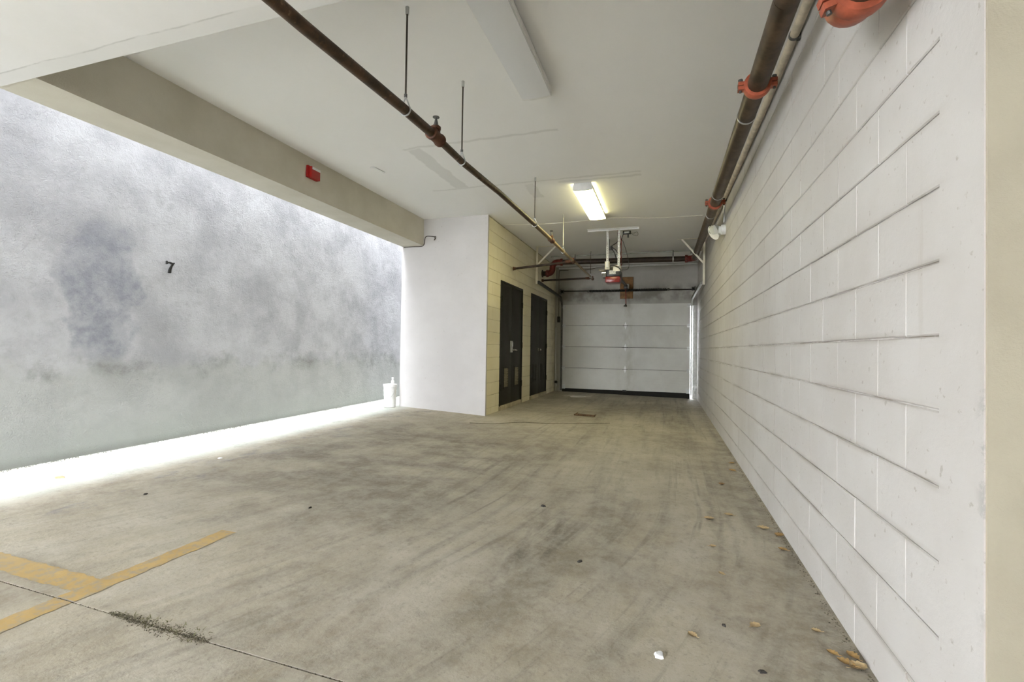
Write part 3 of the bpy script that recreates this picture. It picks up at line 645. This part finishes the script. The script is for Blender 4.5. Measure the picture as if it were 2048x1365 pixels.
# near end: jog, drop and elbow over the camera
EX, EY, EZ = .548, 1.800, 1.098
obj('pipe', G().tube([mp(2.35), (.51, 2.2, 1.575), (.535, 2.05, 1.575), (EX, 1.93, 1.575)], .057, 18), 'brown_steel_pipe', fm)
obj('elbow', G().tube(elbow((EX, EY, 1.575), (0, -1, 0), (0, 0, -1), .12), .066, 18), 'red_orange_paint', fm)
obj('pipe', G().tube([(EX, EY, 1.46), (EX, EY, EZ+.10)], .057, 18), 'brown_steel_pipe', fm)
obj('elbow', G().tube([(EX, EY, EZ+.135)] + elbow((EX, EY, EZ), (0, 0, -1), (0, -1, 0), .115) + [(EX, EY-.13, EZ)], .068, 24), 'red_orange_paint', fm)
coupling((EX, EY, EZ+.145), (0, 0, 1), 'red_orange_paint', .060, (1, .25, 0)); coupling((EX, EY-.135, EZ), (0, 1, 0), 'red_orange_paint', .060, (1, 0, .3))
obj('pipe', G().tube([(EX, EY-.12, EZ), (EX, -3, EZ)], .057, 18), 'brown_steel_pipe', fm)
# far end: elbow and cross pipe
YX = 10.4; e0 = mp(10.4)
obj('elbow', G().tube([mp(10.22)] + elbow((e0.x, YX+.02, e0.z), (0, 1, 0), (-1, 0, 0), .11) + [(e0.x-.14, YX+.02, e0.z)], .064, 18), 'dark_red_paint', fm)
coupling((e0.x-.15, YX+.02, e0.z), (1, 0, 0), 'dark_red_paint', .058, (0, 1, .2))
obj('pipe', G().tube([(e0.x-.13, YX+.02, e0.z), (-2.24, YX+.02, 1.945)], .057, 18), 'cross_pipe_paint', fm)
a = elbow((-2.44, YX+.02, 1.947), (-1, 0, 0), (0, 0, -1), .115)
obj('elbow', G().tube([(-2.22, YX+.02, 1.945)] + a, .066, 18), 'dark_red_paint', fm)
b = elbow((-2.44, YX+.02, 1.70), (0, 0, -1), (-1, 0, 0), .10)
obj('elbow', G().tube([a[-1]] + b + [(-2.56, YX+.02, 1.70)], .066, 18), 'dark_red_paint', fm)
coupling((-2.235, YX+.02, 1.945), (1, 0, 0), 'dark_red_paint', .058, (0, 1, .2)); coupling((-2.555, YX+.02, 1.70), (1, 0, 0), 'dark_red_paint', .058, (0, 1, .2))
obj('pipe', G().tube([(-2.55, YX+.02, 1.70), (XD+.002, YX+.02, 1.70)], .057, 18), 'cross_pipe_paint', fm)
obj('wall_flange', G().lathe([(.085, 0), (.085, .012), (.06, .02)], (XD+.001, YX+.02, 1.70), (1, 0, 0), 18), 'brown_steel_pipe', fm)
# strap hangers on the main
for y, lab in ((3.52, 'pale strap hanger on the fire main behind the nearer orange coupling'), (5.45, 'pale strap hanger on the fire main before the farther orange coupling'), (6.35, 'thin strap hanger on the fire main above the jar light')):
    c = mp(y); t = thing('pipe_strap', c, lab, 'pipe hanger', 'fire main strap hangers')
    obj('strap', G()._lathe([(.0575, -.006), (.0605, -.006), (.0605, .006), (.0575, .006)], c, Vector((0, 1, 0)), 26), 'galvanized', t)
    obj('lug', G().box(c.x-.008, c.x+.008, y-.006, y+.006, c.z+.058, c.z+.085), 'galvanized', t)
for x, lab in ((-1.93, 'short rod hanger at the left of the far cross pipe'), (.13, 'short rod hanger at the right of the far cross pipe')):
    zc = 1.945+(e0.z-1.945)*(x+2.24)/2.65; t = thing('pipe_strap', (x, YX+.02, zc), lab, 'pipe hanger', 'cross pipe rod hangers')
    obj('strap', G()._lathe([(.0575, -.012), (.0605, -.012), (.0605, .012), (.0575, .012)], Vector((x, YX+.02, zc)), Vector((1, 0, 0)), 26), 'galvanized' if x > 0 else 'dull_steel', t)
    obj('rod', G().tube([(x, YX+.02, zc+.058), (x, YX+.02, ZC)], .009, 8), 'dull_steel', t)
# tan conduit beside the main
wc = thing('wall_conduit', (.66, 6, 1.8), 'tan painted conduit running between the fire main and block wall', 'conduit')
CP = [(.672, -1, 1.63), (.672, 1.5, 1.735), (.672, 2.76, 1.79), (.672, 3.64, 1.79), (.672, 5.03, 1.835), (.672, 6.42, 1.90), (.672, 9.36, 2.045), (.672, 10.4, 2.075)]
obj('conduit', G().tube(CP, .025, 12), 'tan_conduit', wc)
for y, z in ((3.0, 1.79), (6.40, 1.90), (8.6, 2.008)): obj('clamp', G()._lathe([(.0255, -.01), (.0285, -.01), (.0285, .01), (.0255, .01)], Vector((.672, y, z)), Vector((0, 1, .04)), 16).box(.685, .7035, y-.012, y+.012, z-.03, z+.05), 'dull_steel', wc)
# jar light
jl = thing('jar_light', (.66, 6.55, 1.45), 'white wall light with a clear glass jar below the fire main', 'wall light')
obj('conduit_drop', G().tube([(.680, 6.42, 1.87), (.682, 6.45, 1.62)], .012, 10), 'galvanized', jl)
obj('box', G().lathe([(.062, 0), (.062, .05), (.05, .056)], (XR-.001, 6.5, 1.54), (-1, 0, 0), 20), 'white_enamel', jl)
obj('socket', G().lathe([(.05, 0), (.05, .03), (.042, .034)], (XR-.056, 6.5, 1.54), (-1, 0, 0), 18), 'white_enamel', jl)
obj('reflector', G().lathe([(.055, 0), (.085, .03), (.098, .07), (.094, .071), (.08, .032), (.05, .004)], (.625, 6.62, 1.565), (-.75, -.35, -.5), 22), 'white_enamel', jl)
obj('glass_jar', G().lathe([(.046, 0), (.056, .02), (.060, .055), (.052, .09), (.034, .11), (.006, .117)], (XR-.085, 6.5, 1.545), (-1, -.15, 0), 20), 'clear_glass', jl)

# ------------------------------------------------------------------ small wall things
al = thing('fire_alarm_box', (XBI+.03, 4.35, 1.86), 'small red fire alarm box on the beige edge beam', 'alarm box')
obj('back_box', G().box(XBI, XBI+.03, 4.262, 4.43, 1.862, 1.995), 'alarm_red', al, bevel=.006)
obj('cover', G().box(XBI+.03, XBI+.055, 4.285, 4.43, 1.862, 1.99), 'alarm_red', al, bevel=.008)
obj('label_plate', G().box(XBI+.055, XBI+.058, 4.30, 4.425, 1.958, 1.985), 'paper_white', al)
sv = [(0, .128), (.006, .132), (.014, .122), (.035, .125), (.062, .118), (.088, .124), (.086, .112), (.064, .074), (.054, .036), (.052, .002), (.046, -.003), (.026, -.003), (.024, .002), (.030, .036), (.044, .07), (.064, .104), (.04, .106), (.018, .103), (.008, .092), (0, .092)]
hn = thing('house_number', (XL+.02, 3.59, .72), 'black metal number seven on the grey stucco wall', 'number')
obj('digit', G().prism([(-.003+p*.98, q*.92) for p, q in sv], lambda p, q, d: (d, 3.55+p, .728+q), XL+.012, XL+.030), 'black_plastic', hn, bevel=.0015)
for p in ((3.605, .825), (3.59, .745)): obj('standoff', G().tube([(XL-.01, p[0], p[1]), (XL+.014, p[0], p[1])], .004, 8), 'dull_steel', hn)
obj('plaster_flake', G().prism([(-3.31, 4.74), (-3.255, 4.76), (-3.235, 4.93), (-3.265, 4.97), (-3.275, 4.80)], lambda p, q, d: (p, q, ZC-.004-d*(1+6*max(0, 4.86-q))), 0, .006), 'paper_white', label='white paint flake peeling from the ceiling near the alarm box', cat='flake')
# bucket with bottle
bx, by = -4.285, 6.80; bz = fz(bx, by)
bk = thing('bucket', (bx, by, bz), 'tall white plastic bucket standing beside the white pier', 'bucket')
obj('body', G()._lathe([(.088, 0), (.092, .004), (.100, .26), (.104, .262), (.104, .275), (.101, .277), (.102, .31), (.107, .312), (.107, .325), (.102, .327), (.103, .335)], Vector((bx, by, bz)), Vector((0, 0, 1)), 28), 'white_plastic', bk)
obj('lid', G()._lathe([(.103, .334), (.113, .336), (.113, .372), (.108, .376), (.098, .376), (.097, .371)], Vector((bx, by, bz)), Vector((0, 0, 1)), 28), 'white_plastic', bk)
for i, (a0, a1, z) in enumerate(((200, 212, .19), (196, 238, .125), (198, 230, .095))):
    g = G(); k = 0; n_ = 8
    for j in range(n_+1):
        a = math.radians(a0+(a1-a0)*j/n_); rr = .0925+.0075*z/.26+.0012
        for q in (0, .010 if i else .03): g.v.append(Vector((bx+rr*math.cos(a), by+rr*math.sin(a), bz+z+q)))
    g.f += [[k+2*j, k+2*j+2, k+2*j+3, k+2*j+1] for j in range(n_)]
    obj('print', g, 'print_grey', bk)
obj('bail_handle', G().tube([(bx+.108*math.cos(a), by-.108*math.sin(a)*.5-.03, bz+.29-.15*math.sin(a)) for a in [math.pi*i/12 for i in range(13)]], .0035, 6), 'galvanized', bk)
bo = thing('small_bottle', (bx+.045, by, bz+.372), 'small white bottle standing on the bucket lid', 'bottle')
obj('body', G().lathe([(.026, 0), (.028, .01), (.027, .05), (.012, .072), (.011, .085)], (bx+.045, by, bz+.3765), (0, 0, 1), 16), 'white_plastic', bo)
obj('cap', G().lathe([(.016, 0), (.017, .018), (.012, .024)], (bx+.045, by, bz+.4605), (0, 0, 1), 14), 'white_plastic', bo)

# ------------------------------------------------------------------ floor markings, joint dirt
def ribbon(x0, x1, y0, y1, along, amp=.006):
    g = G(); L = (y1-y0) if along == 'y' else (x1-x0); n_ = int(L/.03)
    for i in range(n_+1):
        t = i/n_
        for s in (0, .25, .5, .75, 1):
            j = random.uniform(-amp, amp) if s in (0, 1) else 0
            if along == 'y': x, y = x0+(x1-x0)*s+j, y0+(y1-y0)*t
            else: x, y = x0+(x1-x0)*t, y0+(y1-y0)*s+j
            g.v.append(Vector((x, y, fz(x, y)+.0022)))
    g.f += [[i*5+k, i*5+k+1, (i+1)*5+k+1, (i+1)*5+k] for i in range(n_) for k in range(4)]
    return g
pl = thing('parking_line', (-2.35, .9, fz(-2.35, .9)), 'long yellow painted parking line crossing the floor joint', 'parking line')
obj('paint', ribbon(-2.405, -2.300, 1.325, 2.10, 'y'), 'yellow_paint', pl); obj('paint', ribbon(-2.405, -2.300, -.6, 1.315, 'y'), 'yellow_paint', pl)
obj('parking_line', ribbon(-4.0, -2.405, 1.372, 1.485, 'x'), 'yellow_paint', label='faded yellow painted line meeting the longer one from the left', cat='parking line')
g = G()
def clod(g, x, y, z, s):
    k = len(g.v); P = [(1,0,0),(-1,0,0),(0,1,0),(0,-1,0),(0,0,1),(0,0,-.4)]
    for p in P: g.v.append(Vector((x+p[0]*s*random.uniform(.6, 1.3), y+p[1]*s*random.uniform(.5, 1.1), z+p[2]*s*random.uniform(.4, .8))))
    g.f += [[k+a for a in q] for q in ((0,2,4),(2,1,4),(1,3,4),(3,0,4),(2,0,5),(1,2,5),(3,1,5),(0,3,5))]
for i in range(900):
    x = random.uniform(-4.6, -.2); clod(g, x, 1.32+random.gauss(0, .004), fz(x, 1.32)-.004, random.uniform(.003, .006))
for i in range(2200):
    t = random.random(); x = -2.09+.52*t; wd = .022+.03*math.sin(math.pi*min(1, t*1.1)); y = 1.322+random.gauss(0, .42)*wd*(.35+.8*t)
    clod(g, x, y, fz(x, y)-.001, random.uniform(.0015, .0055))
obj('joint_dirt', g, 'dark_soil', label='dark dirt crumbs gathered in the floor joint', cat='dirt', kind='stuff', smooth=False)
g = G()
for i in range(900):
    y = random.triangular(1.6, 6.5, 1.8); x = XR-abs(random.gauss(0, .012))-.012; clod(g, x, y, fz(x, y)-.001, random.uniform(.002, .007))
obj('wall_foot_dirt', g, 'dark_soil', label='dirt crumbs along the foot of the white block wall', cat='dirt', kind='stuff', smooth=False)
g = G()
for i in range(700):
    y = random.uniform(2.0, 8.5); x = XL+abs(random.gauss(0, .015))+.014; clod(g, x, y, fz(x, y)-.001, random.uniform(.003, .010))
obj('wall_foot_dirt', g, 'dark_soil', label='dirt crumbs along the foot of the grey stucco wall', cat='dirt', kind='stuff', smooth=False)
g = G()
for i in range(140):
    t = random.random(); x = -2.07+.47*t; y = 1.325+random.uniform(-.03, .045)*(.4+t*.8); z = fz(x, y)
    a = random.uniform(0, 6.28); l = random.uniform(.006, .016); d = Vector((math.cos(a), math.sin(a), random.uniform(.15, .8)))*l; k = len(g.v); sd = Vector((-math.sin(a), math.cos(a), 0))*.002
    p = Vector((x, y, z)); g.v += [p-sd, p+sd, p+d+sd*.3, p+d-sd*.3]; g.f.append([k, k+1, k+2, k+3])
obj('weeds', g, 'weed_green', label='small dried weeds and moss growing out of the floor joint', cat='weeds', kind='stuff', smooth=False)

# ------------------------------------------------------------------ leaves and litter
def leaf(x, y, size, rot, mat, label, curl=.5):
    g = G(); n_ = 8; ca, sa = math.cos(rot), math.sin(rot)
    for i in range(n_+1):
        t = i/n_; wd = .36*math.sin(math.pi*min(1, t*.93+.05))**.8*(1+.18*(-1)**i)
        for s in (-1, -.5, 0, .5, 1):
            px, py = (t-.5)*size, s*wd*size; pz = curl*size*(.35*abs(s)**1.5*wd*2 + .35*(t-.5)**2*2) + random.uniform(0, .02)*size
            g.v.append(Vector((x+px*ca-py*sa, y+px*sa+py*ca, fz(x, y)+.002+pz)))
    g.f += [[i*5+k, i*5+k+1, (i+1)*5+k+1, (i+1)*5+k] for i in range(n_) for k in range(4)]
    me_top = [v.copy() for v in g.v]; k0 = len(g.v)
    g.v += [v+Vector((0, 0, .0012)) for v in me_top]; g.f += [[k0+q for q in fc[::-1]] for fc in g.f]
    t = thing('leaf', (x, y, fz(x, y)), label, 'leaf', 'dry leaves on the garage floor')
    obj('blade', g, mat, t, ang=60)
    e = Vector((x-size*.5*ca, y-size*.5*sa, fz(x, y)+.006)); obj('stalk', G().tube([e, e+Vector((-ca*size*.28, -sa*size*.28, .004))], .0012, 5), mat, t)
LV = [(.645, 5.22, .055, .3, 'leaf_ochre', 'ochre leaf by the right wall, farthest of all'), (.606, 4.89, .075, 2.2, 'leaf_ochre', 'bright ochre leaf near the right wall, second farthest'),
 (.458, 4.35, .06, 1.3, 'leaf_brown', 'olive brown leaf third farthest along the right wall'), (.286, 3.42, .065, .2, 'leaf_tan', 'tan curled leaf lying farthest out from the wall near a tyre mark'),
 (.419, 3.55, .06, 2.9, 'leaf_tan', 'flat tan leaf between the curled leaf and the wall'), (.598, 3.37, .07, 3.0, 'leaf_tan', 'long pale leaf just short of the wall foot'),
 (.672, 3.28, .065, 1.0, 'leaf_ochre', 'orange leaf leaning on the wall foot'), (.642, 3.05, .05, 2.6, 'leaf_ochre', 'small orange leaf beside the wall foot'),
 (.268, 2.945, .04, .4, 'leaf_tan', 'tiny tan leaf on the faint tyre mark'), (.357, 2.158, .05, .8, 'leaf_tan', 'cream curled crescent leaf in the right foreground'),
 (.586, 2.21, .035, 2.8, 'leaf_tan', 'thin pale sliver leaf in the right foreground'), (.602, 2.067, .04, 2.5, 'leaf_ochre', 'small golden leaf left of the leaf heap'),
 (.668, 2.075, .05, 2.1, 'leaf_ochre', 'upright golden leaf atop the heap at the wall foot'), (.664, 2.008, .066, .5, 'leaf_tan', 'large crumpled tan leaf of the heap at the wall foot'),
 (.630, 2.02, .055, 2.6, 'leaf_ochre', 'crumpled ochre leaf at the left of the wall foot heap'), (.277, 2.60, .035, 2.3, 'leaf_tan', 'small pale leaf shred below the tyre mark'), (.111, 2.0, .04, 2.4, 'leaf_tan', 'pale leaf shred alone in the middle foreground')]
for q in LV: leaf(*q)
def scrap(name, x, y, s, mat, label, cat, h=.012, n_=9, st=1.0, rot=0):
    g = G(); z = fz(x, y); ang = [2*math.pi*i/n_ for i in range(n_)]; rad = [s*random.uniform(.55, 1.05) for _ in ang]
    def pt(a, q): X_, Y_ = q*math.cos(a)*st, q*math.sin(a); return x+X_*math.cos(rot)-Y_*math.sin(rot), y+X_*math.sin(rot)+Y_*math.cos(rot)
    for a, q in zip(ang, rad): px, py = pt(a, q); g.v.append(Vector((px, py, z)))
    for a, q in zip(ang, rad): px, py = pt(a, q*.75); g.v.append(Vector((px, py, z+h*random.uniform(.5, 1))))
    g.v.append(Vector((x, y, z+h))); c = 2*n_
    for i in range(n_):
        j = (i+1) % n_; g.f += [[i, j, n_+j, n_+i], [n_+i, n_+j, c]]
    g.f.append(list(range(n_))[::-1]); return obj(name, g, mat, label=label, cat=cat)
scrap('paper_scrap', -.011, 1.824, .021, 'paper_white', 'crumpled white paper scrap in the middle foreground', 'paper', .014, 11)
scrap('paper_scrap', -3.808, 3.282, .02, 'paper_white', 'white paper scrap near the left light strip', 'paper', .01)
scrap('paper_scrap', -4.336, 2.38, .035, 'leaf_tan', 'flat tan scrap lying in the bright light strip', 'paper', .006, 9, 1.5)
for x, y, s, lab in ((.237, 2.119, .014, 'dark oval pebble in the right foreground'), (.332, 1.862, .016, 'dark pebble nearest the bottom right'), (-.411, 2.471, .017, 'dark pebble in the middle of the near floor'), (-.795, 3.227, .022, 'dark pebble on the central wheel track'), (-2.216, 2.586, .016, 'dark pebble beyond the yellow line end'), (-3.402, 2.357, .020, 'dark pebble near the bright strip edge')):
    scrap('pebble', x, y, s*.75, 'pebble_dark', lab, 'pebble', s*.5, 10, 1.4, random.random()*3)
# piece of bark
g = G(); P = []
for i in range(13):
    t = i/12; x = -1.42+.345*t; y = 7.75+.012*math.sin(t*9); s = .022*(1-.45*abs(t-.35)) * (.6 if i in (0, 12) else 1); P.append((x, y, s))
g.tube([(x, y, fz(x, y)+s*.7) for x, y, s in P], [s for _, _, s in P], 9)
bkp = thing('bark_piece', (-1.25, 7.75, fz(-1.25, 7.75)), 'dark splintered piece of bark lying on the floor before the garage door', 'bark')
obj('strip', g, 'bark', bkp); obj('splinter', G().tube([(-1.39, 7.76, fz(-1.39, 7.76)+.02), (-1.35, 7.77, fz(-1.35, 7.77)+.06)], [.012, .003], 6).tube([(-1.10, 7.75, fz(-1.1, 7.75)+.015), (-1.055, 7.76, fz(-1.05, 7.76)+.035)], [.012, .004], 6), 'bark', bkp)
z = fz(-1.9, 10.6)+.006
wire('wire_coil', [(-2.2, 10.7, z), (-2.05, 10.85, z), (-1.85, 10.9, z), (-1.72, 10.8, z), (-1.85, 10.6, z), (-2.0, 10.55, z), (-2.02, 10.7, z), (-1.8, 10.72, z), (-1.65, 10.85, z), (-1.6, 11.0, z)], .004, 'wire_white', label='loose coil of pale wire on the floor before the garage door', cat='wire')
# crack lines in the slab near the pier
wire('floor_crack', [(-2.62, 6.22, fz(-2.62, 6.22)-.002), (-2.3, 6.3, fz(-2.3, 6.3)-.002), (-2.0, 6.62, fz(-2, 6.6)-.002), (-1.57, 6.72, fz(-1.57, 6.7)-.002), (-1.15, 6.95, fz(-1.15, 6.9)-.002), (-.78, 7.2, fz(-.78, 7.2)-.002)], .008, 'dark_soil', fl)
